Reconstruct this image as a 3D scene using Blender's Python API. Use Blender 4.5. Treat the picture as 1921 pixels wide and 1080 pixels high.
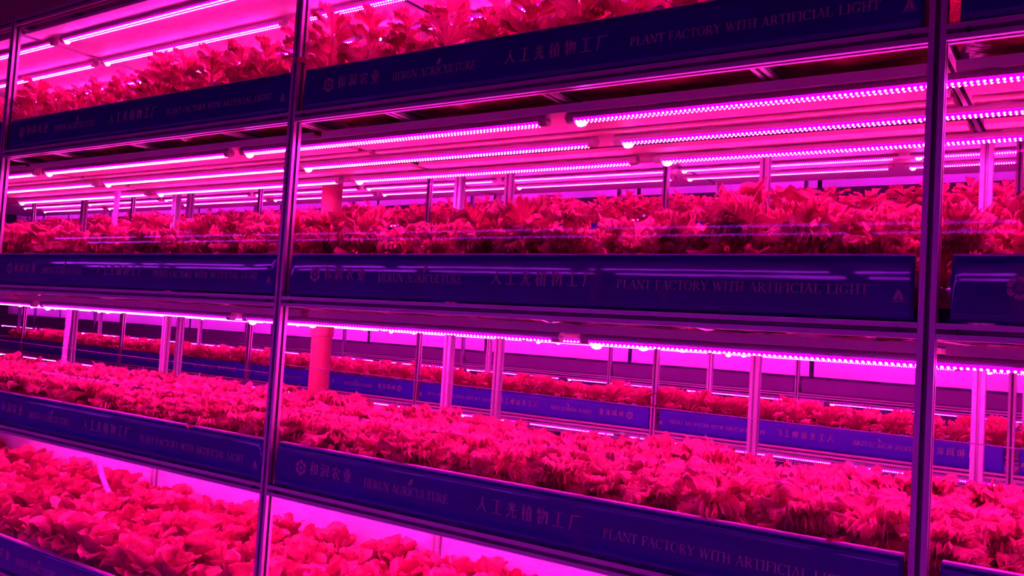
import bpy, bmesh, math, random
import numpy as np
from mathutils import Vector, Matrix, Euler

# ------------------------------------------------------------------ clear
for o in list(bpy.data.objects): bpy.data.objects.remove(o, do_unlink=True)
S = bpy.context.scene
C = S.collection
rnd = random.Random(7)

# ------------------------------------------------------------------ camera
F_PX = 1638.7
YAW, PITCH, ROLL = -0.601633, 0.0497336, 0.06158
CAM = Vector((2.02486, -1.73490, 0.98966))
fw = Vector((math.sin(YAW)*math.cos(PITCH), math.cos(YAW)*math.cos(PITCH), math.sin(PITCH)))
rt = Vector((math.cos(YAW), -math.sin(YAW), 0)); up = rt.cross(fw)
r2 = math.cos(ROLL)*rt + math.sin(ROLL)*up
u2 = -math.sin(ROLL)*rt + math.cos(ROLL)*up
cd = bpy.data.cameras.new('camera'); cam = bpy.data.objects.new('camera', cd); C.objects.link(cam)
M = Matrix(((r2.x,u2.x,-fw.x,CAM.x),(r2.y,u2.y,-fw.y,CAM.y),(r2.z,u2.z,-fw.z,CAM.z),(0,0,0,1)))
cam.matrix_world = M
cd.sensor_fit = 'HORIZONTAL'; cd.sensor_width = 36; cd.lens = F_PX/1921*36
cd.clip_start = 0.02; cd.clip_end = 60
S.camera = cam

# ------------------------------------------------------------------ world, exposure, lamp levels
wd = bpy.data.worlds.new('world'); S.world = wd; wd.use_nodes = True
wd.node_tree.nodes['Background'].inputs[0].default_value = (0.6, 0.0, 1.0, 1)
wd.node_tree.nodes['Background'].inputs[1].default_value = 0.004
S.view_settings.view_transform = 'Standard'; S.view_settings.look = 'None'
S.view_settings.gamma = 1.0; S.view_settings.use_curve_mapping = False
S.view_settings.exposure = 1.22
try:
    S.cycles.transparent_max_bounces = 16; S.cycles.max_bounces = 4; S.cycles.diffuse_bounces = 2
    S.cycles.glossy_bounces = 2; S.cycles.transmission_bounces = 2
    S.cycles.caustics_reflective = False; S.cycles.caustics_refractive = False
except Exception: pass
LAMP_COLOR = (1.0, 0.0, 0.44)      # red + blue horticultural diodes
LAMP_LEVEL = 26.0
AISLE_COLOR, AISLE_LEVEL = (0.55, 0.0, 1.0), 5.4      # the rack across the aisle runs a bluer recipe
DIODE = (10.0, 1.5, 10.0)

# ------------------------------------------------------------------ materials
def mat(name): 
    m = bpy.data.materials.new(name); m.use_nodes = True; return m
def pbr(name, col, rough=.5, metal=0., spec=.5, bump=None, noise=None):
    m = mat(name); nt = m.node_tree; b = nt.nodes['Principled BSDF']
    b.inputs['Base Color'].default_value = (*col, 1); b.inputs['Roughness'].default_value = rough
    b.inputs['Metallic'].default_value = metal; b.inputs['Specular IOR Level'].default_value = spec
    tc = nt.nodes.new('ShaderNodeTexCoord'); mp = nt.nodes.new('ShaderNodeMapping')
    nt.links.new(tc.outputs['Object'], mp.inputs[0])
    if noise:
        n = nt.nodes.new('ShaderNodeTexNoise'); n.inputs['Scale'].default_value = noise[0]; n.inputs['Detail'].default_value = 4
        r = nt.nodes.new('ShaderNodeValToRGB'); a = noise[1]
        r.color_ramp.elements[0].color = (*[c*(1-a) for c in col],1); r.color_ramp.elements[1].color = (*[min(1,c*(1+a)) for c in col],1)
        r.color_ramp.elements[0].position=.3; r.color_ramp.elements[1].position=.7
        nt.links.new(mp.outputs[0], n.inputs['Vector']); nt.links.new(n.outputs['Fac'], r.inputs[0]); nt.links.new(r.outputs[0], b.inputs['Base Color'])
    if bump:
        mp2 = nt.nodes.new('ShaderNodeMapping'); mp2.inputs['Scale'].default_value = bump[2]
        nt.links.new(tc.outputs['Object'], mp2.inputs[0])
        n = nt.nodes.new('ShaderNodeTexNoise'); n.inputs['Scale'].default_value = bump[0]; n.inputs['Detail'].default_value = 3
        bp = nt.nodes.new('ShaderNodeBump'); bp.inputs['Strength'].default_value = bump[1]; bp.inputs['Distance'].default_value = .01
        nt.links.new(mp2.outputs[0], n.inputs['Vector']); nt.links.new(n.outputs['Fac'], bp.inputs['Height']); nt.links.new(bp.outputs[0], b.inputs['Normal'])
    return m
def emis(name, col, s, sampled=True):
    m = mat(name); nt = m.node_tree; nt.nodes.clear()
    e = nt.nodes.new('ShaderNodeEmission'); e.inputs[0].default_value = (*col,1); e.inputs[1].default_value = s
    o = nt.nodes.new('ShaderNodeOutputMaterial'); nt.links.new(e.outputs[0], o.inputs[0])
    if not sampled:
        try: m.cycles.emission_sampling = 'NONE'
        except Exception: pass
    return m
def leafmat(name, c0, c1, scale, trans=.26):
    m = mat(name); nt = m.node_tree; nt.nodes.clear(); N = nt.nodes.new; L = nt.links.new
    tc = N('ShaderNodeTexCoord'); n = N('ShaderNodeTexNoise'); n.inputs['Scale'].default_value = scale; n.inputs['Detail'].default_value = 3
    oi = N('ShaderNodeObjectInfo'); ad = N('ShaderNodeMath'); ad.operation='MULTIPLY_ADD'; ad.inputs[1].default_value=.55; 
    L(tc.outputs['Object'], n.inputs['Vector']); L(oi.outputs['Random'], ad.inputs[0])
    mu = N('ShaderNodeMath'); mu.operation='MULTIPLY'; mu.inputs[1].default_value=.55; L(n.outputs['Fac'], mu.inputs[0]); L(mu.outputs[0], ad.inputs[2])
    r = N('ShaderNodeValToRGB'); r.color_ramp.elements[0].color=(*c0,1); r.color_ramp.elements[1].color=(*c1,1)
    r.color_ramp.elements[0].position=.15; r.color_ramp.elements[1].position=.85
    L(ad.outputs[0], r.inputs[0])
    d = N('ShaderNodeBsdfDiffuse'); t = N('ShaderNodeBsdfTranslucent'); g = N('ShaderNodeBsdfGlossy'); g.inputs['Roughness'].default_value=.35
    L(r.outputs[0], d.inputs[0]); L(r.outputs[0], t.inputs[0])
    n2 = N('ShaderNodeTexNoise'); n2.inputs['Scale'].default_value = scale*6; n2.inputs['Detail'].default_value = 2; L(tc.outputs['Object'], n2.inputs['Vector'])
    bp = N('ShaderNodeBump'); bp.inputs['Strength'].default_value=.8; bp.inputs['Distance'].default_value=.006; L(n2.outputs['Fac'], bp.inputs['Height'])
    for q in (d,t,g): L(bp.outputs[0], q.inputs['Normal'])
    x = N('ShaderNodeMixShader'); x.inputs[0].default_value=trans; L(d.outputs[0], x.inputs[1]); L(t.outputs[0], x.inputs[2])
    y = N('ShaderNodeMixShader'); y.inputs[0].default_value=.07; L(x.outputs[0], y.inputs[1]); L(g.outputs[0], y.inputs[2])
    o = N('ShaderNodeOutputMaterial'); L(y.outputs[0], o.inputs[0])
    return m
def glassmat(name, ior, tint):
    m = mat(name); nt = m.node_tree; nt.nodes.clear(); N = nt.nodes.new; L = nt.links.new
    lw = N('ShaderNodeLayerWeight'); lw.inputs['Blend'].default_value = .5
    pw = N('ShaderNodeMath'); pw.operation='POWER'; pw.inputs[1].default_value = 5; L(lw.outputs['Facing'], pw.inputs[0])
    f = N('ShaderNodeMath'); f.operation='MULTIPLY_ADD'; f.inputs[1].default_value=.45; f.inputs[2].default_value=ior; L(pw.outputs[0], f.inputs[0])
    t = N('ShaderNodeBsdfTransparent'); t.inputs[0].default_value=(*tint,1)
    g = N('ShaderNodeBsdfGlossy'); g.inputs['Roughness'].default_value=0.02
    x = N('ShaderNodeMixShader'); L(f.outputs[0], x.inputs[0]); L(t.outputs[0], x.inputs[1]); L(g.outputs[0], x.inputs[2])
    o = N('ShaderNodeOutputMaterial'); L(x.outputs[0], o.inputs[0])
    return m
MT = dict(
 alu = pbr('anodised_aluminium', (.60,.56,.64), .42, .35),
 slot = pbr('slot_shade', (.22,.18,.26), .5),
 bolt = pbr('dark_bolt', (.05,.04,.06), .5, .6),
 film = pbr('blue_film', (.030,.010,.30), .045, 0, .5, bump=(4,.012,(.5,1,5)), noise=(5,.12)),
 print = pbr('silver_print', (.40,.30,.42), .5),
 white = pbr('white_board', (.84,.58,.82), .5, noise=(8,.04)),
 board = pbr('galvanised_board', (.72,.52,.46), .55, noise=(8,.08)),
 lilac = pbr('haze_film', (.24,.05,.32), .4, noise=(5,.1)),  # far tray film tinted lilac, distance haze put into its colour
 film_lit = pbr('lit_blue_film', (.050,.014,.62), .2, 0, .5, noise=(5,.1)),  # blue film brightened to imitate light on the second rack's fronts
 foam = pbr('grey_foam', (.26,.22,.24), .8, noise=(40,.06)),
 liner = pbr('dark_liner', (.45,.10,.09), .20, 0, .6, bump=(26,.6,(1,1.6,1))),
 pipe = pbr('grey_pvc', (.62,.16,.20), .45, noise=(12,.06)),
 hose = pbr('hose_plastic', (.62,.52,.70), .4, noise=(20,.06)),
 cap = pbr('lamp_cap', (.45,.40,.40), .4),
 floor = pbr('floor_paint', (.30,.30,.34), .45, noise=(3,.1)),
 wall = pbr('wall_panel', (.55,.52,.60), .6, noise=(2,.06)),
 ceil = pbr('ceiling_panel', (.16,.15,.18), .8, noise=(2,.08)),
 lens = emis('lamp_lens', LAMP_COLOR, LAMP_LEVEL),
 lens_blue = emis('lamp_lens_blue', AISLE_COLOR, AISLE_LEVEL),
 lens_violet = emis('lamp_lens_violet', (.80,0,.85), 22.0),
 diode_blue = emis('lamp_diode_blue', (.5,.04,1), 12, False),
 diode = emis('lamp_diode', tuple(c/DIODE[0] for c in DIODE), DIODE[0], False),
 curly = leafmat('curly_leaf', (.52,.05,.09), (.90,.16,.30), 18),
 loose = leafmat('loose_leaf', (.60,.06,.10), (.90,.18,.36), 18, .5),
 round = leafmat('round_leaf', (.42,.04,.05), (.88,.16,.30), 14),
 stem = pbr('pale_stem', (.75,.35,.35), .5, noise=(20,.1)),
 pane = glassmat('clear_pane', .011, (.985,.985,.985)),
 part = glassmat('partition_glass', .012, (.985,.98,.99)),
)

# ------------------------------------------------------------------ mesh helpers
class MB:
    def __init__(s): s.v=[]; s.f=[]
    def add(s, vs, fs):
        n=len(s.v); s.v+= [tuple(v) for v in vs]; s.f+= [tuple(i+n for i in f) for f in fs]; return s
    def box(s, x0,x1,y0,y1,z0,z1):
        return s.add([(x0,y0,z0),(x1,y0,z0),(x1,y1,z0),(x0,y1,z0),(x0,y0,z1),(x1,y0,z1),(x1,y1,z1),(x0,y1,z1)],
              [(3,2,1,0),(4,5,6,7),(0,1,5,4),(1,2,6,5),(2,3,7,6),(3,0,4,7)])
    def prism(s, prof, a, b, axis):        # prof: list of 2-D points, extruded from a to b along axis
        def P(p,t): return (t,p[0],p[1]) if axis=='x' else (p[0],t,p[1]) if axis=='y' else (p[0],p[1],t)
        n=len(prof); vs=[P(p,a) for p in prof]+[P(p,b) for p in prof]
        fs=[(i,(i+1)%n,n+(i+1)%n,n+i) for i in range(n)]+[tuple(range(n-1,-1,-1)),tuple(range(n,2*n))]
        return s.add(vs,fs)
    def tube(s, path, radii, seg=10):
        rings=[]; up0=Vector((0.31,.95,.05)).normalized()
        for i,p in enumerate(path):
            p=Vector(p); d=(Vector(path[min(i+1,len(path)-1)])-Vector(path[max(i-1,0)])).normalized()
            a=d.cross(up0).normalized(); b=d.cross(a)
            r=radii[i] if hasattr(radii,'__len__') else radii
            rings.append([p+r*(math.cos(t)*a+math.sin(t)*b) for t in [2*math.pi*k/seg for k in range(seg)]])
        vs=[v for r in rings for v in r]; fs=[]
        for i in range(len(rings)-1):
            for k in range(seg):
                fs.append((i*seg+k,i*seg+(k+1)%seg,(i+1)*seg+(k+1)%seg,(i+1)*seg+k))
        fs.append(tuple(range(seg-1,-1,-1))); fs.append(tuple((len(rings)-1)*seg+k for k in range(seg)))
        return s.add(vs,fs)
    def mesh(s, name, m, smooth=False):
        me=bpy.data.meshes.new(name); me.from_pydata(s.v,[],s.f); me.materials.append(MT[m])
        bm=bmesh.new(); bm.from_mesh(me); bmesh.ops.recalc_face_normals(bm,faces=bm.faces); bm.to_mesh(me); bm.free()
        if smooth: me.polygons.foreach_set('use_smooth',[True]*len(me.polygons))
        me.update(); return me
def link(name, data, parent=None, loc=None, rot=None, scale=None):
    o=bpy.data.objects.new(name,data); C.objects.link(o)
    if parent: o.parent=parent
    if loc is not None: o.location=loc
    if rot is not None: o.rotation_euler=rot
    if scale is not None: o.scale=scale if hasattr(scale,'__len__') else (scale,)*3
    return o
def tag(o,label,cat,group=None,kind=None):
    if label: o['label']=label
    if cat: o['category']=cat
    if group: o['group']=group
    if kind: o['kind']=kind
    return o
ORD=['first','second','third','fourth','fifth','sixth','seventh','eighth','ninth','tenth','eleventh','twelfth','thirteenth','fourteenth']

def slot_profile(w, slot=.009, dep=.0068):     # square aluminium extrusion with a slot and two fine grooves on each side
    h=w/2; s=slot/2; g=.0012
    side=[(-h,-h),(-s,-h),(-s,-h+.003),(-.0015,-h+.0115),(.0015,-h+.0115),(s,-h+.003),(s,-h)]
    out=[]
    for k in range(4):
        c,d=[(1,0),(0,1),(-1,0),(0,-1)][k]
        out+=[(c*x-d*y,d*x+c*y) for x,y in side]
    return out
PR=slot_profile(.03)
def slotted(me):                                # slot faces coloured darker to imitate the shade inside the groove
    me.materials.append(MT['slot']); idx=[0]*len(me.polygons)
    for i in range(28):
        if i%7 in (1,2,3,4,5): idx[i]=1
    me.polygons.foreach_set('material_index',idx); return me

def shift(prof,a,b): return [(x+a,y+b) for x,y in prof]

# ------------------------------------------------------------------ the room
FLOOR=-.30
def struct(name,mb,m): return tag(link(name,mb.mesh(name,m)),None,None,kind='structure')
struct('floor',MB().box(-17,4.6,-3.4,9.2,FLOOR-.1,FLOOR),'floor')
struct('ceiling',MB().box(-17,4.6,-3.4,9.2,2.75,2.85),'ceil')
struct('wall_back',MB().box(-17,4.6,9.2,9.3,FLOOR,2.75),'wall')
struct('wall_left',MB().box(-17.1,-17,-3.4,9.2,FLOOR,2.75),'wall')
struct('wall_right',MB().box(4.6,4.7,-3.4,9.2,FLOOR,2.75),'wall')
struct('wall_front',MB().box(-17,4.6,-3.5,-3.4,FLOOR,2.75),'wall')

# ------------------------------------------------------------------ shared numbers
W=1.75; DEP=.843; ROWS=(.127,.385,.643); TP=1.264; TL=1.205

# ------------------------------------------------------------------ lettering (stroke built)
def stroke(mb,pts,w,y=0.):
    for (x1,z1),(x2,z2) in zip(pts[:-1],pts[1:]):
        dx,dz=x2-x1,z2-z1; l=math.hypot(dx,dz) or 1e-6; nx,nz=-dz/l*w/2,dx/l*w/2
        mb.add([(x1-nx,y,z1-nz),(x2-nx,y,z2-nz),(x2+nx,y,z2+nz),(x1+nx,y,z1+nz)],[(0,1,2,3)])
HV={'人':[('d',[(.52,.97),(.48,.62),(.30,.28),(.05,.04)]),('t',[(.50,.62),(.66,.30),(.95,.04)])],
'工':[('h',[(.12,.9),(.88,.9)]),('v',[(.5,.9),(.5,.08)]),('h',[(.03,.07),(.97,.07)])],
'光':[('v',[(.5,.98),(.5,.53)]),('d',[(.18,.9),(.33,.64)]),('d',[(.82,.92),(.66,.64)]),('h',[(.04,.52),(.96,.52)]),('t',[(.4,.52),(.35,.25),(.08,.03)]),('t',[(.62,.52),(.62,.1)]),('d',[(.62,.08),(.92,.08),(.94,.25)])],
'植':[('h',[(.02,.72),(.42,.72)]),('v',[(.22,.98),(.22,.02)]),('d',[(.22,.68),(.03,.3)]),('d',[(.24,.6),(.4,.42)]),('h',[(.45,.86),(.98,.86)]),('d',[(.7,.99),(.68,.72)]),('v',[(.54,.72),(.54,.07)]),('v',[(.87,.72),(.87,.07)])]+[('h',[(.54,z),(.87,z)]) for z in(.72,.55,.39,.23)]+[('h',[(.42,.06),(1,.06)])],
'物':[('d',[(.13,.9),(.04,.6)]),('h',[(.1,.72),(.42,.72)]),('v',[(.25,.98),(.25,.02)]),('h',[(.02,.3),(.42,.44)]),('d',[(.58,.98),(.44,.6)]),('h',[(.55,.78),(.95,.78)]),('v',[(.94,.78),(.90,.06)]),('d',[(.68,.76),(.45,.3)]),('d',[(.82,.76),(.48,.06)])],
'厂':[('h',[(.14,.9),(.98,.9)]),('v',[(.22,.9),(.20,.4)]),('t',[(.20,.42),(.08,.02)])],
'和':[('d',[(.42,.95),(.08,.86)]),('h',[(.02,.68),(.5,.68)]),('v',[(.27,.9),(.27,.02)]),('d',[(.26,.66),(.04,.28)]),('d',[(.28,.6),(.46,.36)]),('v',[(.6,.8),(.6,.1)]),('v',[(.92,.8),(.92,.1)]),('h',[(.6,.78),(.92,.78)]),('h',[(.6,.16),(.92,.16)])],
'润':[('t',[(.05,.94),(.16,.82)]),('t',[(.01,.66),(.12,.54)]),('t',[(.04,.05),(.17,.4)]),('v',[(.3,.8),(.3,.02)]),('t',[(.32,.96),(.4,.85)]),('h',[(.46,.88),(.94,.88)]),('v',[(.92,.88),(.92,.04)]),('h',[(.42,.68),(.8,.68)]),('h',[(.44,.45),(.78,.45)]),('h',[(.4,.2),(.82,.2)]),('v',[(.61,.68),(.61,.2)])],
'农':[('t',[(.1,.8),(.1,.6)]),('h',[(.1,.78),(.9,.78)]),('t',[(.9,.78),(.84,.6)]),('d',[(.5,.98),(.42,.6),(.04,.2)]),('v',[(.33,.5),(.33,.07)]),('d',[(.33,.06),(.54,.2)]),('t',[(.47,.62),(.66,.3),(.97,.06)]),('d',[(.78,.52),(.58,.36)])],
'业':[('v',[(.37,.96),(.37,.06)]),('v',[(.63,.96),(.63,.06)]),('t',[(.08,.74),(.22,.34)]),('t',[(.92,.74),(.78,.34)]),('h',[(.01,.05),(.99,.05)])]}
WD=dict(h=.055,v=.125,d=.075,t=.105)
def cjk(mb,text,x0,x1,z0,z1):
    n=len(text); h=z1-z0; cell=(x1-x0-h*.82)/(n-1)
    for i,ch in enumerate(text):
        for k,pts in HV[ch]: stroke(mb,[(x0+i*cell+p[0]*h*.82,z0+p[1]*h) for p in pts],WD[k]*h)
def arc(cx,cz,rx,rz,a0,a1,n=12): return [(cx+rx*math.cos(math.radians(a0+(a1-a0)*i/n)),cz+rz*math.sin(math.radians(a0+(a1-a0)*i/n))) for i in range(n+1)]
def ringseg(mb,cx,cz,rx,rz,tk,tn,a0,a1,X,n=16):
    o=arc(cx,cz,rx,rz,a0,a1,n); q=arc(cx,cz,rx-tk,rz-tn,a0,a1,n)
    for i in range(n): mb.add([X(o[i]),X(o[i+1]),X(q[i+1]),X(q[i])],[(0,1,2,3)])
ST,TH,SE=.155,.055,.10
def glyph(mb,ch,X):
    def L(pts,w):
        m=MB(); stroke(m,pts,w); mb.add([X((v[0],v[2])) for v in m.v],m.f)
    def stem(x,w=ST,z0=0,z1=1,s0=True,s1=True):
        L([(x,z0),(x,z1)],w)
        if s0: L([(x-w/2-SE,z0+.02),(x+w/2+SE,z0+.02)],.04)
        if s1: L([(x-w/2-SE,z1-.02),(x+w/2+SE,z1-.02)],.04)
    if ch=='I': stem(.2); return .40
    if ch=='T': stem(.38,s1=False); L([(.02,.97),(.74,.97)],TH); L([(.04,.97),(.02,.76)],.05); L([(.72,.97),(.74,.76)],.05); return .76
    if ch=='H': stem(.18); stem(.68); L([(.18,.5),(.68,.5)],TH); return .86
    if ch=='L': stem(.2); L([(.2,.03),(.66,.03)],TH); L([(.65,.03),(.69,.26)],.05); return .72
    if ch in 'EF':
        stem(.2); L([(.2,.97),(.64,.97)],TH); L([(.63,.97),(.65,.76)],.05); L([(.2,.52),(.5,.52)],TH); L([(.5,.4),(.5,.64)],.05)
        if ch=='E': L([(.2,.03),(.66,.03)],TH); L([(.65,.03),(.69,.26)],.05)
        return .72 if ch=='E' else .68
    if ch in 'PR':
        stem(.2); ringseg(mb,.36,.74,.30,.26,.14,.05,-90,90,X); L([(.2,.97),(.38,.97)],TH); L([(.2,.5),(.38,.5)],TH)
        if ch=='R': L([(.40,.5),(.74,.02)],ST); L([(.64,.02),(.86,.02)],.04); return .84
        return .72
    if ch=='A':
        L([(.12,0),(.42,1)],TH+.01); L([(.42,1),(.72,0)],ST); L([(.22,.35),(.6,.35)],TH); L([(0,.02),(.25,.02)],.04); L([(.56,.02),(.86,.02)],.04); return .84
    if ch=='N':
        L([(.16,0),(.16,1)],TH+.01); L([(.16,1),(.72,0)],ST); L([(.74,0),(.74,1)],TH+.01); L([(.02,.02),(.3,.02)],.04); L([(.0,.98),(.22,.98)],.04); L([(.6,.98),(.88,.98)],.04); return .88
    if ch=='U':
        stem(.2,z0=.3,s0=False); L([(.7,.3),(.7,1)],TH+.01); L([(.56,.98),(.84,.98)],.04); ringseg(mb,.425,.32,.305,.33,.12,.09,180,360,X); return .86
    if ch=='W':
        L([(.12,1),(.34,0)],ST); L([(.34,0),(.55,.95)],TH+.01); L([(.52,1),(.76,0)],ST); L([(.76,0),(1.0,1)],TH+.01)
        for x in(.12,.54,1.0): L([(x-.13,.98),(x+.13,.98)],.04)
        return 1.12
    if ch=='Y':
        stem(.4,z1=.48,s1=False); L([(.12,1),(.4,.45)],ST); L([(.4,.45),(.7,1)],TH+.01)
        for x in(.12,.7): L([(x-.13,.98),(x+.13,.98)],.04)
        return .82
    if ch=='O': ringseg(mb,.43,.5,.4,.52,.15,.05,0,360,X,28); return .86
    if ch in 'CG':
        ringseg(mb,.44,.5,.41,.52,.15,.05,40,320,X,24); L([(.74,.96),(.75,.70)],.05)
        if ch=='G': stem(.70,z1=.42,z0=.1,s0=False); return .90
        return .84
    return .42
def latin(mb,text,x0,x1,z0,z1):
    adv=[glyph(MB(),c,lambda p:(p[0],0,p[1])) for c in text]; tot=sum(adv); h=z1-z0; k=(x1-x0)/tot; x=x0
    for c,a in zip(text,adv):
        glyph(mb,c,lambda p,x=x:(x+p[0]*k,0,z0+p[1]*h)); x+=a*k
def poly(mb,pts): mb.add([(p[0],0,p[1]) for p in pts],[tuple(range(len(pts)))])
def lettering_meshes(mirror):
    out=[]
    def fin(mb,nm):
        if mirror: mb.v=[(W-x,y,z) for x,y,z in mb.v]
        me=bpy.data.meshes.new(nm); me.from_pydata(mb.v,[],mb.f); me.materials.append(MT['print'])
        bm=bmesh.new(); bm.from_mesh(me)
        bmesh.ops.recalc_face_normals(bm,faces=bm.faces)
        for f in bm.faces:
            if f.normal.y>0: f.normal_flip()
        r=bmesh.ops.extrude_face_region(bm,geom=list(bm.faces))
        for v in r['geom']:
            if isinstance(v,bmesh.types.BMVert): v.co.y-=.0006
        bm.to_mesh(me); bm.free(); out.append((nm,me))
    # z measured from the rail bottom
    g=MB(); cx,cz,R=.145,.097,.0215                       # hexagonal emblem: six kite petals round a small six-point core
    for k in range(6):
        a=math.radians(60*k+30); b=math.radians(25)
        P=lambda r,t:(cx+r*math.cos(t),cz+r*math.sin(t))
        poly(g,[P(R*.50,a-b*1.05),P(R*.93,a-b),P(R*1.02,a),P(R*.93,a+b),P(R*.50,a+b*1.05),P(R*.62,a)])
        poly(g,[P(R*.10,a+math.pi/2),P(R*.44,a),P(R*.10,a-math.pi/2)])
    fin(g,'emblem')
    g=MB(); cjk(g,'和润农业',.181,.343,.082,.120); fin(g,'lettering')
    g=MB(); latin(g,'HERUN AGRICULTURE',.391,.676,.080,.1025)
    fin(g,'lettering')
    g=MB(); poly(g,[(.549,.105),(.546,.112),(.550,.120),(.557,.126),(.559,.118),(.556,.110)]); poly(g,[(.548,.105),(.545,.108),(.5425,.114),(.5445,.1115)]); fin(g,'leaf_mark')
    g=MB(); cjk(g,'人工光植物工厂',.767,1.056,.079,.1165); fin(g,'lettering')
    g=MB(); latin(g,'PLANT FACTORY WITH ARTIFICIAL LIGHT',1.113,1.648,.0785,.0985); fin(g,'lettering')
    g=MB(); poly(g,[(1.687,.066),(1.713,.066),(1.713,.0675),(1.687,.0675)])
    poly(g,[(1.690,.070),(1.698,.070),(1.701,.085),(1.699,.092)]); poly(g,[(1.710,.070),(1.702,.070),(1.701,.082),(1.7025,.090)]); fin(g,'emblem')
    return out
LET=lettering_meshes(False); LETM=lettering_meshes(True)

# ------------------------------------------------------------------ grow tray (one per bay and shelf)
FX0,FX1=.036,W-.024
FB,FT=.034,.153
def fascia_mesh():
    mb=MB(); n=8; prof=[]
    for i in range(n+1):
        t=i/n; prof.append((.004+.0036*t-.0012*math.sin(math.pi*t),FB+(FT-FB)*t))
    prof+= [(.0100,FT+.0006),(.0126,FT-.001),(.0126,FT-.012)]+[(.0126,FB)]
    xs=[FX0,FX0+.003,FX0+.009]+[FX0+.02+(FX1-FX0-.04)*k/24 for k in range(25)]+[FX1-.009,FX1-.003,FX1]
    vs=[];m=len(prof)
    for k,x in enumerate(xs):
        e=min(k,len(xs)-1-k); inset={0:.006,1:.0016,2:.0003}.get(e,0)
        for p in prof: vs.append((x,min(p[0]+inset,.0126),p[1]))
    fs=[(k*m+i,k*m+(i+1)%m,(k+1)*m+(i+1)%m,(k+1)*m+i) for k in range(len(xs)-1) for i in range(m)]
    fs+=[tuple(range(m-1,-1,-1)),tuple((len(xs)-1)*m+i for i in range(m))]
    mb.add(vs,fs); return mb.mesh('fascia','film',True)
def liner_mesh(seed):
    r=np.random.RandomState(seed); nx,ny=70,14; mb=MB(); vs=[]; ph=r.rand(12)*6.3; fr=r.rand(12)
    beams=[.0]+[W*k for k in(.207,.502,.80)]+[W]
    for j in range(ny+1):
        for i in range(nx+1):
            x=.03+(W-.06)*i/nx; y=.035+(DEP-.08)*j/ny
            b=[t for t in beams if t<=x][-1]; c=[t for t in beams if t>x][0]; u=(x-b)/(c-b)
            z=.031-.024*math.sin(math.pi*u)**.8*min(1,(j/ny*4+.35))
            for q in range(6): z+=.0022*math.sin(ph[q]+x*(18+60*fr[q])+y*(30+50*fr[q+6]))*math.sin(math.pi*u)
            vs.append((x,y,z))
    mb.add(vs,[(j*(nx+1)+i,j*(nx+1)+i+1,(j+1)*(nx+1)+i+1,(j+1)*(nx+1)+i) for j in range(ny) for i in range(nx)])
    return mb.mesh('liner','liner',True)
FAS=fascia_mesh(); LIN=[liner_mesh(k) for k in range(3)]
BED=MB().box(.03,W-.03,.016,DEP-.03,.098,.120).mesh('planting_board','foam')
RIM=MB().box(FX0+.002,FX1-.002,.0128,.0158,.10,FT+.004).box(FX0+.002,FX1-.002,.0190,.0300,FT-.012,FT+.004).mesh('rim','white')
BKF=MB().box(.03,W-.03,DEP-.028,DEP-.024,.034,.150).mesh('back_skirt','film')
FASF=FAS.copy(); FASF.materials[0]=MT['film_lit']; FASL=FAS.copy(); FASL.materials[0]=MT['lilac']
def tray(T,x,z,label,text,group,full=True,FAS=FAS):
    o=link('grow_tray',None,None,*T(x,0,z)); tag(o,label,'tray',group)
    f=link('fascia',FAS,o)
    if text:
        for nm,me in text: link(nm,me,f,(0,.0017,0),(math.radians(-1.72),0,0))
    if full:
        link('rim',RIM,o)
        link('liner',LIN[rnd.randrange(3)],o); link('back_skirt',BKF,o)
    link('planting_board',BED,o)
    return o

# ------------------------------------------------------------------ LED tube
def tube_meshes():
    r=.013; L=TL; n=10
    a=[math.radians(200+140*i/n) for i in range(n+1)]
    lens=[(r*math.cos(t),r*math.sin(t)) for t in a]
    mb=MB(); nseg=1
    mb.prism(lens,.022,L-.022,'x'); lens_me=mb.mesh('lens','lens')
    h=[(r*math.cos(t),r*math.sin(t)) for t in [math.radians(-22+224*i/12) for i in range(13)]]
    mb=MB(); mb.prism(h,.018,L-.018,'x'); mb.box(.25,.29,-.008,.008,.01,.018); mb.box(L-.29,L-.25,-.008,.008,.01,.018)
    hou=mb.mesh('housing','cap')
    mb=MB(); c=[(r*1.12*math.cos(t),r*1.12*math.sin(t)) for t in [2*math.pi*i/14 for i in range(14)]]
    mb.prism(c,0,.024,'x'); mb.box(-.006,0,-.006,.006,-.002,.002); cap=mb.mesh('end_cap','cap')
    # two rows of little domes
    mb=MB(); nd=104; rr=.0031
    for k in range(nd):
        x=.03+(L-.06)*k/(nd-1)
        for ang in (236,304):
            t=math.radians(ang); cy,cz=r*.93*math.cos(t),r*.93*math.sin(t)
            nn=Vector((0,math.cos(t),math.sin(t))); a_=Vector((1,0,0)); b_=nn.cross(a_); p=Vector((x,cy,cz)); vs=[]
            for q in range(6):
                w=2*math.pi*q/6; vs.append(p+rr*(math.cos(w)*a_+math.sin(w)*b_)+nn*.001)
            for q in range(6):
                w=2*math.pi*q/6; vs.append(p+.6*rr*(math.cos(w)*a_+math.sin(w)*b_)+nn*.0036)
            vs.append(p+nn*.0046)
            mb.add(vs,[(q,(q+1)%6,6+(q+1)%6,6+q) for q in range(6)]+[(6+q,6+(q+1)%6,12) for q in range(6)])
    dio=mb.mesh('diodes','diode')
    # small plug lamp end (brighter bulb of diodes at the wired end)
    mb=MB(); mb.tube([(.026,0,-.011),(.032,0,-.015),(.040,0,-.016),(.048,0,-.015),(.054,0,-.011)],[.004,.008,.009,.008,.004],8); plug=mb.mesh('end_diode','diode',True)
    return lens_me,hou,cap,dio,plug
LENS,HOU,CAP,DIO,PLUG=tube_meshes()
LENSB=LENS.copy(); LENSB.materials[0]=MT['lens_blue']; LENSV=LENS.copy(); LENSV.materials[0]=MT['lens_violet']; DIOB=DIO.copy(); DIOB.materials[0]=MT['diode_blue']
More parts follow.
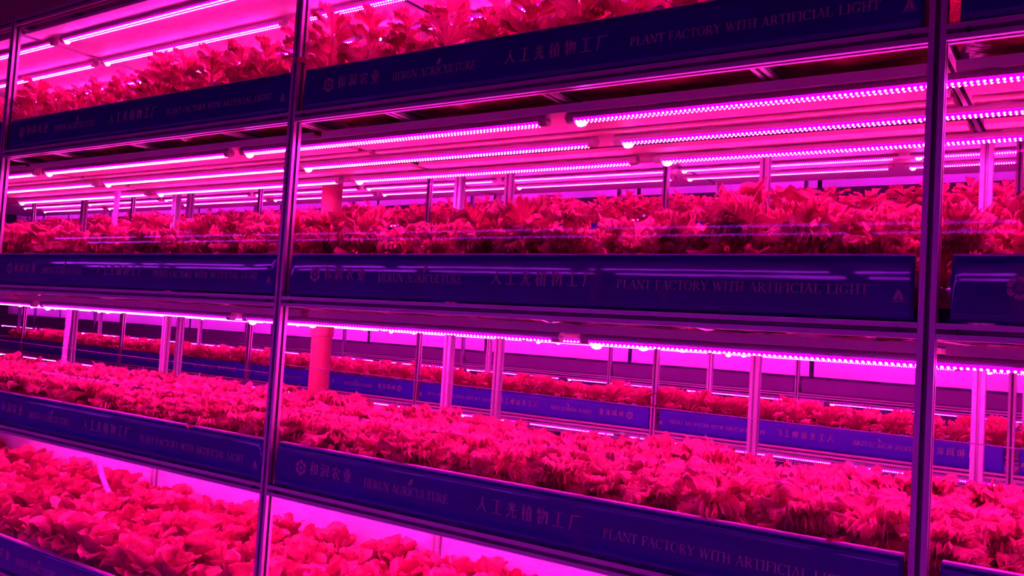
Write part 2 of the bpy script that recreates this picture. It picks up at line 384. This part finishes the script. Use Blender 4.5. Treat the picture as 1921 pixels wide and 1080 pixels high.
def led(T,x,y,z,label,group,blue=False):
    o=link('led_tube',None,None,*T(x,y,z)); tag(o,label,'lamp',group)
    link('housing',HOU,o); link('lens',LENSV if blue=='violet' else LENSB if blue else LENS,o); link('end_cap',CAP,o); link('end_cap',CAP,o,(TL,0,0),(0,0,math.pi))
    d=link('diodes',DIOB if blue is True else DIO,o); d['kind']='stuff'
    if blue is not True: link('end_diode',PLUG,o)
    return o

# ------------------------------------------------------------------ rack
BOLT=MB().prism([(.0055*math.cos(t),.0055*math.sin(t)) for t in [2*math.pi*i/10 for i in range(10)]],-.003,.004,'y').mesh('bolt','bolt')
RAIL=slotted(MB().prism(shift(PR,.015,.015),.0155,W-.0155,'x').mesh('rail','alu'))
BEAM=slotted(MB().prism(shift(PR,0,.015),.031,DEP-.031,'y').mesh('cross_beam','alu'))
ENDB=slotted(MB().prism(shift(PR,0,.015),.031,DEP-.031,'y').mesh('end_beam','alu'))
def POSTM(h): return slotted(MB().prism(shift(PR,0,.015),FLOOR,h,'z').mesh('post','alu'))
def boardm(y0,y1,th=.012,m='board'): return MB().box(.018,W-.018,y0,y1,-.024,-.024+th).mesh('reflector_board',m)
BOARDS=[boardm(.112,.305),boardm(.345,.50),boardm(.565,.735)]
FULLB=boardm(.04,DEP-.035,.012,'white')
BANDM=MB().box(.018,W-.018,.107,.1115,-.027,-.006).mesh('board_lip','alu')
RAIL_LIT=RAIL.copy(); RAIL_LIT.materials[0]=MT['white']  # pale copy of the rail, imitating light falling on the second rack
def rack(T,xs,levels,label,name='plant_rack',full=True,RAIL=RAIL):
    """xs: post positions (rack coordinates), levels: rail-bottom heights, top first"""
    o=link(name,None,None,*T(xs[0],0,0)); tag(o,label,'rack')
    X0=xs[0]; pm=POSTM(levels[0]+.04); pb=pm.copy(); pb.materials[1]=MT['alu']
    for x in xs:
        link('post',pm,o,(x-X0,0,0)); link('post',pb,o,(x-X0,DEP-.03,0))
    for b in range(len(xs)-1):
        x=xs[b]-X0
        for k,z in enumerate(levels):
            r=link('rail',RAIL,o,(x,0,z))
            if full:
                for bx in(.052,W-.048): link('bolt',BOLT,r,(bx,0,.015))
            link('rail',RAIL,o,(x,DEP-.03,z))
            if full and k!=3:
                for fr in(.207,.502,.80): link('cross_beam',BEAM,o,(x+W*fr,0,z))
            if k==0: link('reflector_board',FULLB,o,(x,0,z))
            elif k<len(levels)-1 and full:
                dz=.026 if k==3 else 0
                for bm_ in BOARDS: link('reflector_board',bm_,o,(x,0,z+dz))
                link('board_lip',BANDM,o,(x,0,z+dz))
            elif k<len(levels)-1: link('reflector_board',FULLB,o,(x,0,z))
    if full:
        for x in xs:
            for z in levels: link('end_beam',ENDB,o,(x-X0,0,z))
    return o

# --- front rack
T1=lambda x,y,z:((x,y,z),(0,0,0))
L1=[2.122,1.572,1.022,.472,-.078]
XS1=[-3.5,-1.75,0.,1.75,3.5]
R1=rack(T1,XS1,L1,'aluminium plant rack with four planted shelves nearest the camera')
PAN=MB().box(.02,W-.02,DEP-.012,DEP-.006,-.02,.455).mesh('back_panel','white')
for x in XS1[:-1]: link('back_panel',PAN,R1,(x-XS1[0],0,0))
SHELF=['top','second','third','bottom']; BAY=['far left','left','middle','right']
PANES={}
for k in range(4):
    z0=L1[k+1]+FT+.008; z1=L1[k]-.001
    pm=MB().box(.0165,W-.0165,.0160,.0185,z0,z1).mesh('glass_pane','pane')
    for b,x in enumerate(XS1[:-1]):
        g=link('glass_pane',pm,R1,(x-XS1[0],0,0)); 
        for nm,gx in(('pane_stop',.05),('pane_stop',W-.05)): pass
# thin pale line standing in for a lamp reflection across the third shelf
for b,(x,za,zb) in enumerate([(-3.5,.83,.83),(-1.75,.83,.822),(0.,.852,.842),(1.75,.842,.842)]):
    link('reflection_line',MB().tube([(.015,.022,za),(W/2,.022,(za+zb)/2-.002),(W-.015,.022,zb)],.0011,6).mesh('reflection_line','white'),R1,(x-XS1[0],0,0))
for k in range(4):
    for b,x in enumerate(XS1[:-1]):
        tray(T1,x,L1[k+1],f'blue film-fronted grow tray, {SHELF[k]} shelf, {BAY[b]} bay of the front rack',LET,'blue trays of the front rack')
ROWN=['nearest','middle','rearmost']
start={0:-1.592,1:-.378-TP,2:-.300-TP,3:-.33-TP}
for k in range(4):
    for r,y in enumerate(ROWS):
        s0=start[k]+(.0 if k else (0,-.137,.0)[r])
        i=0
        for n in range(-2,4):
            x=s0+n*TP
            if x<-3.95 or x+TL>4.2: continue
            led(T1,x,y,L1[k]-(.038 if k<3 else .012),f'LED grow tube above the {SHELF[k]} shelf, {ROWN[r]} row, {ORD[i]} from left, front rack','LED tubes of the front rack'); i+=1

# --- rear rack beyond the aisle
D2=2.80; T2=lambda x,y,z:((x,y+D2,z),(0,0,0))
P2=.527; L2=[.458+P2*3,.458+P2*2,.458+P2,.458,-.07]
XS2=[-.08+W*k for k in range(-5,3)]
rack(T2,XS2,L2,'second aluminium plant rack seen through the shelves of the front rack',full=False,RAIL=RAIL_LIT)
for k in range(3):
    for b,x in enumerate(XS2[:-1]):
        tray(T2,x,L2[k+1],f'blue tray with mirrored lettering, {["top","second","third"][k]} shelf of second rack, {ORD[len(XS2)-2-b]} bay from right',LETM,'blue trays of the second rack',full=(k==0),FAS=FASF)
for k,rows in ((0,(.2,.45)),(1,(.2,.45)),(2,(.2,.45)),(3,(.2,))):
    for r,y in enumerate(rows):
        st={0:-2.62-.07*r,1:-2.62,2:-2.3,3:.93-TP*3}[k]
        i=0
        for n in range(-4,4):
            x=st+n*TP
            if x<-8.8 or x+TL>3.4: continue
            led(T2,x,y,L2[k]-.038,f'LED grow tube of the second rack, level {ORD[k]} from top, {["near","far"][r]} row, {ORD[i]} from left','LED tubes of the second rack'); i+=1

# --- third rack far behind
D3=5.60; T3=lambda x,y,z:((x,y+D3,z),(0,0,0))
L3=[.60+P2*4,.60+P2*3,.60+P2*2,.60+P2,.60,.05]
XS3=[-.1+W*k for k in range(-8,2)]
rack(T3,XS3,L3,'third plant rack, small and hazy, farthest behind the others',full=False)
R3=bpy.data.objects['plant_rack.002']
PAN3=MB().box(.02,W-.02,.42,.426,.16,P2-.03).mesh('back_panel','white')  # panels added to brighten the dark space inside the third rack
for k in (1,2,3,4):
    for x in XS3[:-1]: link('back_panel',PAN3,R3,(x-XS3[0],0,L3[k]))
for k in range(4):
    for b,x in enumerate(XS3[:-1]):
        tray(T3,x,L3[k+1],f'haze-tinted tray on the farthest rack, {["top","second","third","fourth"][k]} shelf, {ORD[len(XS3)-2-b]} bay from right',None,'haze-tinted trays of the third rack',full=False,FAS=FASL)
for k in range(5):
    i=0
    for n in range(-11,2):
        led(T3,.1+n*TP,.2,L3[k]-.038,f'LED grow tube of the farthest rack, level {ORD[k]} from top, {ORD[i]} from left','LED tubes of the third rack','violet'); i+=1

# --- rack behind the photographer, mirrored in the panes and films
D0=-1.89; T0=lambda x,y,z:((-x,D0-y,z),(0,0,math.pi))
XS0=[W*k for k in range(-2,4)]
rack(T0,XS0,L1,'plant rack across the aisle, seen only as reflections in panes and films',full=False)
for k in range(4):
    for b,x in enumerate(XS0[:-1]):
        tray(T0,x,L1[k+1],f'blue tray of the reflected rack across the aisle, {SHELF[k]} shelf, {ORD[b]} bay',None,'blue trays of the reflected rack',full=False)
for k in range(1,4):
    for r,y in enumerate((.127,.42)):
        i=0
        for n in range(-2,4):
            led(T0,.2+n*TP,y,L1[k]-.038,f'violet LED tube of the reflected rack, {SHELF[k]} level, {["near","far"][r]} row, {ORD[i]} along','LED tubes of the reflected rack',True); i+=1

# --- glass partition in the aisle behind the front rack
gp=link('glass_partition',None,None,(-7.,1.75,FLOOR)); tag(gp,'glass partition with slim pale mullions between the front and second racks','partition')
mull=MB().prism(slot_profile(.036,.010,.006),0,2.75-FLOOR-.002,'z').mesh('mullion','alu')
mx=[.85-1.27*k for k in range(-2,7)]
for x in mx: link('mullion',mull,gp,(x+7,0,.001))
pn=MB().box(.02,1.25,-.002,.002,.01,2.75-FLOOR-.01).mesh('pane','part')
for x in mx[1:]: link('pane',pn,gp,(x+7,0,0))

# --- drain pipe and corrugated hoses inside the front rack
dp=link('drain_pipe',None,None,(-.745,DEP+.05,FLOOR)); tag(dp,'wide reddish vertical drain pipe behind the middle of the left bay','pipe')
link('pipe',MB().tube([(0,0,0),(0,0,3.04)],.044,20).mesh('pipe','pipe',True),dp)
for z in(.70,1.27): link('coupling',MB().tube([(0,0,z-.05),(0,0,z-.048),(0,0,z+.048),(0,0,z+.05)],[.044,.050,.050,.044],20).mesh('coupling','pipe'),dp)
def hose(pts,label):
    P=[Vector(p) for p in pts]; path=[]; 
    for i in range(len(P)-1):
        p0=P[max(i-1,0)];p1=P[i];p2=P[i+1];p3=P[min(i+2,len(P)-1)]
        n=max(4,int((p2-p1).length/.0022))
        for k in range(n):
            t=k/n; path.append(.5*((2*p1)+(p2-p0)*t+(2*p0-5*p1+4*p2-p3)*t*t+(3*p1-p0-3*p2+p3)*t**3))
    path.append(P[-1])
    rad=[.0125 if (k//2)%2 else .0105 for k in range(len(path))]
    rad=[.0122+.0014*math.sin(k*1.57) for k in range(len(path))]
    base=P[-1]; o=link('corrugated_hose',None,None,base); tag(o,label,'hose')
    link('ribbed_tube',MB().tube([p-base for p in path],rad,10).mesh('ribbed_tube','hose',True),o)
    link('cuff',MB().tube([path[0]-base+Vector((0,0,.012)),path[0]-base-Vector((0,0,.02))],.0155,12).mesh('cuff','hose'),o)
hose([(-1.872,.6,.445),(-1.866,.6,.34),(-1.845,.6,.25),(-1.78,.6,.165),(-1.66,.6,.07)],'pale corrugated hose curving down into round-leaved plants on the bottom shelf')
hose([(-2.22,.6,.982),(-2.225,.6,.85),(-2.235,.6,.62)],'corrugated hose hanging straight down over curly lettuce, third shelf')
hose([(-1.886,.6,1.53),(-1.89,.6,1.40),(-1.90,.6,1.17)],'bright corrugated hose behind the second-shelf lettuce at far left')

# ------------------------------------------------------------------ plants
def leaf_curly(seed,ns,nv,L,Wd,a0,a1,amp,freq):
    r=random.Random(seed); ph=[r.random()*6.3 for _ in range(6)]
    vs=[];p=Vector((0,0,0)); cent=[]; prev=0
    for i in range(ns+1):
        s=i/ns; a=math.radians(a0+(a1-a0)*s)
        if i: p=p+Vector((math.sin(a),0,math.cos(a)))*(L/ns)
        cent.append((p.copy(),Vector((math.sin(a),0,math.cos(a))),Vector((-math.cos(a),0,math.sin(a)))))
    for i in range(ns+1):
        s=i/ns; c,t,n=cent[i]; w=Wd*(.14+.86*s**.75)
        for j in range(nv+1):
            v=-1+2*j/nv; e=max(s**2.2,abs(v)**3*s)
            ruff=amp*e*(math.sin(freq*v*math.pi+ph[0]+2.5*s)+.75*math.sin(freq*1.83*v*math.pi+ph[1]-2*s))+amp*1.1*abs(v)**3*s*math.sin(13*s+ph[2]+(3 if v>0 else 0))
            cut=-.14*L*s*s*v*v
            inl=.065*L*e*math.sin(freq*1.3*v*math.pi+ph[3])
            q=c+n*(ruff+.12*w*v*v)+t*(cut+inl)+Vector((0,1,0))*(w*v*(1-.1*v*v))
            vs.append(q)
    fs=[(i*(nv+1)+j,i*(nv+1)+j+1,(i+1)*(nv+1)+j+1,(i+1)*(nv+1)+j) for i in range(ns) for j in range(nv)]
    return vs,fs
def leaf_round(seed,ns,nv,L,R,a0,a1,cup):
    r=random.Random(seed); ph=r.random()*6.3; vs=[];p=Vector((0,0,0));cent=[]
    for i in range(ns+1):
        s=i/ns; a=math.radians(a0+(a1-a0)*s**1.4)
        if i: p=p+Vector((math.sin(a),0,math.cos(a)))*(L/ns)
        cent.append((p.copy(),Vector((math.sin(a),0,math.cos(a))),Vector((-math.cos(a),0,math.sin(a)))))
    for i in range(ns+1):
        s=i/ns; c,t,n=cent[i]
        q=1-((s-.66)/.35)**2; w=max(.006,R*math.sqrt(max(q,0.0))) if s>.3 else .006+.002*s
        for j in range(nv+1):
            v=-1+2*j/nv
            h=cup*w*v*v+.004*s*math.sin(7*s+3*v+ph)+.006*abs(v)**3*math.sin(11*s+ph)
            vs.append(c+n*h+Vector((0,1,0))*(w*v))
    fs=[(i*(nv+1)+j,i*(nv+1)+j+1,(i+1)*(nv+1)+j+1,(i+1)*(nv+1)+j) for i in range(ns) for j in range(nv)]
    return vs,fs
def lm(name,m,vf):
    me=bpy.data.meshes.new(name); me.from_pydata([tuple(v) for v in vf[0]],[],vf[1]); me.materials.append(MT[m])
    me.polygons.foreach_set('use_smooth',[True]*len(me.polygons)); return me
CO=[leaf_curly(10+i,8,40,.102,.058,10,150,.0115,6.6) for i in range(3)]
CM=[leaf_curly(20+i,8,40,.100,.054,4,138,.0115,6.4) for i in range(3)]
CI=[leaf_curly(30+i,7,36,.088,.046,0,118,.0110,5.6) for i in range(2)]
CURLY=([lm('leaf','curly',v) for v in CO],[lm('leaf','curly',v) for v in CM],[lm('leaf','curly',v) for v in CI])
LO=[leaf_curly(40+i,5,22,.066,.036,25,85,.0065,4.4) for i in range(3)]
LOOSE=[lm('leaf','loose',v) for v in LO]
RO=[leaf_round(50+i,9,8,.128,.038,12,58,.45) for i in range(3)]
RM=[leaf_round(60+i,9,8,.124,.036,2,22,.55) for i in range(3)]
RD=[leaf_round(55+i,9,8,.120,.040,30,112,.25) for i in range(3)]
ROUND=([lm('leaf','round',v) for v in RO],[lm('leaf','round',v) for v in RM],[lm('leaf','round',v) for v in RD])
STEM=MB().tube([(0,0,0),(.003,0,.08),(0,.003,.17)],[.006,.005,.003],6).mesh('stem','stem',True)
SPOT=MB().tube([(0,0,0),(0,0,.022)],[.008,.005],6).mesh('stem','stem',True)
def spec_curly(r,sc):
    out=[]; p0=r.random()*6.3
    for k in range(6): out.append((0,r.randrange(3),p0+k*1.047+r.uniform(-.25,.25),sc*r.uniform(.85,1.1),r.uniform(-.15,.15)))
    for k in range(5): out.append((1,r.randrange(3),p0+.6+k*1.257+r.uniform(-.3,.3),sc*r.uniform(.88,1.14),r.uniform(-.2,.2)))
    for k in range(4): out.append((2,r.randrange(2),p0+k*1.571+r.uniform(-.4,.4),sc*r.uniform(.9,1.18),r.uniform(-.2,.2)))
    return out
def plant_tall_curly(loc,sc,label,group,r): plant_curly(loc,sc,label,group,r,(.012,.062,.118),5)
def plant_curly(loc,sc,label,group,r,lift=(.012,.034,.060),more=0):
    o=link('curly_lettuce',None,None,loc); tag(o,label,'lettuce',group); link('stem',SPOT,o)
    sp=spec_curly(r,sc)+[(1,r.randrange(3),k*1.257+r.uniform(-.4,.4),sc*r.uniform(.7,.95),r.uniform(-.3,.3)) for k in range(more)]
    for ring,v,ph,s,tl in sp: link('leaf',CURLY[ring][v],o,(r.uniform(-.012,.012)*ring,r.uniform(-.012,.012)*ring,(lift[ring]+(r.uniform(-.02,.02) if more and ring else 0))*sc),(tl,tl*.7,ph),s)
def plant_round(loc,sc,label,group,r):
    o=link('round_leaf_lettuce',None,None,loc); tag(o,label,'lettuce',group); link('stem',SPOT,o)
    p0=r.random()*6.3
    for k in range(5): link('leaf',ROUND[2][r.randrange(3)],o,(0,0,.008),(r.uniform(-.2,.2),r.uniform(-.15,.15),p0+.3+k*1.257+r.uniform(-.3,.3)),sc*r.uniform(.8,1.05))
    for k in range(6): link('leaf',ROUND[0][r.randrange(3)],o,(0,0,.01),(r.uniform(-.2,.2),r.uniform(-.15,.15),p0+k*1.047+r.uniform(-.25,.25)),sc*r.uniform(.85,1.15))
    for k in range(5): link('leaf',ROUND[1][r.randrange(3)],o,(0,0,.012),(r.uniform(-.2,.2),r.uniform(-.15,.15),p0+.5+k*1.257+r.uniform(-.4,.4)),sc*r.uniform(.8,1.15))
def spec_loose(r,sc):
    out=[]
    for k in range(24):
        h=.005+.150*(k/23)**.8; ph=k*2.4+r.uniform(-.4,.4); d=(.028-.018*k/23)*r.uniform(.2,1.3)
        out.append((r.randrange(3),ph,(d*math.cos(ph)*sc,d*math.sin(ph)*sc,h*sc),sc*(.95-.30*k/23)*r.uniform(.75,1.2),r.uniform(-.45,.45)))
    return out
def plant_loose(loc,sc,label,group,r):
    o=link('loose_leaf_plant',None,None,loc); tag(o,label,'plant',group); link('stem',STEM,o,None,None,(1,1,sc))
    for v,ph,h,s,tl in spec_loose(r,sc): link('leaf',LOOSE[v],o,h,(tl,tl*.6,ph),s)

r=random.Random(3); NP=12; ROWY=[.115,.265,.42,.575,.73]; RW=['front row','second row','third row','fourth row','back row']
def fill(k,fn,kind,rows,xmax,sc,jit=.012):
    zb=L1[k+1]+.119
    for ri in rows:
        for b,x0 in enumerate(XS1[:-1]):
            for i in range(NP):
                x=x0+W/NP*(i+.5)+(W/NP*.25*(1 if ri%2 else -1))
                if (k==3 and abs(x+1.79)<.13 and .3<ROWY[ri]<.7) or x>xmax or x<x0+.03 or x>x0+W-.03: continue
                # outside the photographed view cone
                if x < 2.02-(ROWY[ri]+1.735)*2.25-.2: continue
                fn((x+r.uniform(-jit,jit),ROWY[ri]+(.028 if k==1 else 0)+r.uniform(-jit,jit),zb),sc*r.uniform(.80,1.20),
                   f'{kind}, {ORD[i]} from left in {RW[ri]}, {BAY[b]} bay, {SHELF[k]} shelf',f'{kind} plants on the {SHELF[k]} shelf',r)
fill(0,plant_loose,'loose red-lit leafy plant',(0,1,2,3),2.15,1.15)
fill(1,plant_tall_curly,'red-lit curly lettuce',(0,1,2),2.15,.90)
fill(2,plant_curly,'red-lit curly lettuce',(0,1,2,3,4),2.15,.88)
fill(3,plant_round,'round-leaved lettuce',(0,1,2,3,4),.75,1.08)

# lettuces of the racks behind, joined row by row (several hundred more of the same kind)
def joined(name,specs,m,label,cat):
    V=[];Fc=[];n=0
    for (vs,fs),mt in specs:
        a=np.array(vs); a=a@np.array(mt.to_3x3()).T+np.array(mt.translation); V.append(a)
        Fc.append(np.array(fs)+n); n+=len(vs)
    V=np.vstack(V);Fc=np.vstack(Fc)
    me=bpy.data.meshes.new(name); me.from_pydata(V.tolist(),[],Fc.tolist()); me.materials.append(MT[m])
    me.polygons.foreach_set('use_smooth',[True]*len(me.polygons)); 
    o=link(name,me); tag(o,label,cat,None,'stuff'); return o
LOW=([leaf_curly(70+i,4,13,.118,.062,18,98,.009,4) for i in range(3)],[leaf_curly(80+i,4,13,.112,.056,10,62,.009,4) for i in range(3)],[leaf_curly(90+i,4,11,.092,.044,2,34,.008,4) for i in range(2)])
LOWL=[leaf_curly(95+i,3,9,.080,.036,25,85,.007,3) for i in range(3)]
def trs(loc,rot,s): return Matrix.Translation(loc)@Euler(rot).to_matrix().to_4x4()@Matrix.Scale(s,4)
def rearrow(T,xs,zb,rows,kind,step,sc,xmin,xmax):
    out=[]
    for y in rows:
        x=xmin
        while x<xmax:
            l=Vector(T(x+r.uniform(-.015,.015),y+r.uniform(-.015,.015),zb)[0]); k=sc*r.uniform(.85,1.15)
            if kind=='curly':
                for ring,v,ph,s,tl in spec_curly(r,k): out.append((LOW[ring][v],trs(l+Vector((0,0,(.012,.03,.05)[ring]*k)),(tl,tl*.7,ph),s)))
            else:
                for v,ph,h,s,tl in spec_loose(r,k): out.append((LOWL[v],trs(l+Vector(h),(tl,tl*.6,ph),s)))
            x+=step
    return out
joined('curly_lettuce_rows',rearrow(T2,XS2,L2[3]+.119,(.08,.24,.40),'curly',.15,.90,-7.4,1.95),'curly','rows of curly lettuce on third shelf of the second rack','lettuce')
joined('leafy_plant_rows',rearrow(T2,XS2,L2[1]+.119,(.08,.24,.40),'loose',.15,1.15,-7.4,1.95),'loose','rows of leafy plants on top shelf of the second rack','plant')
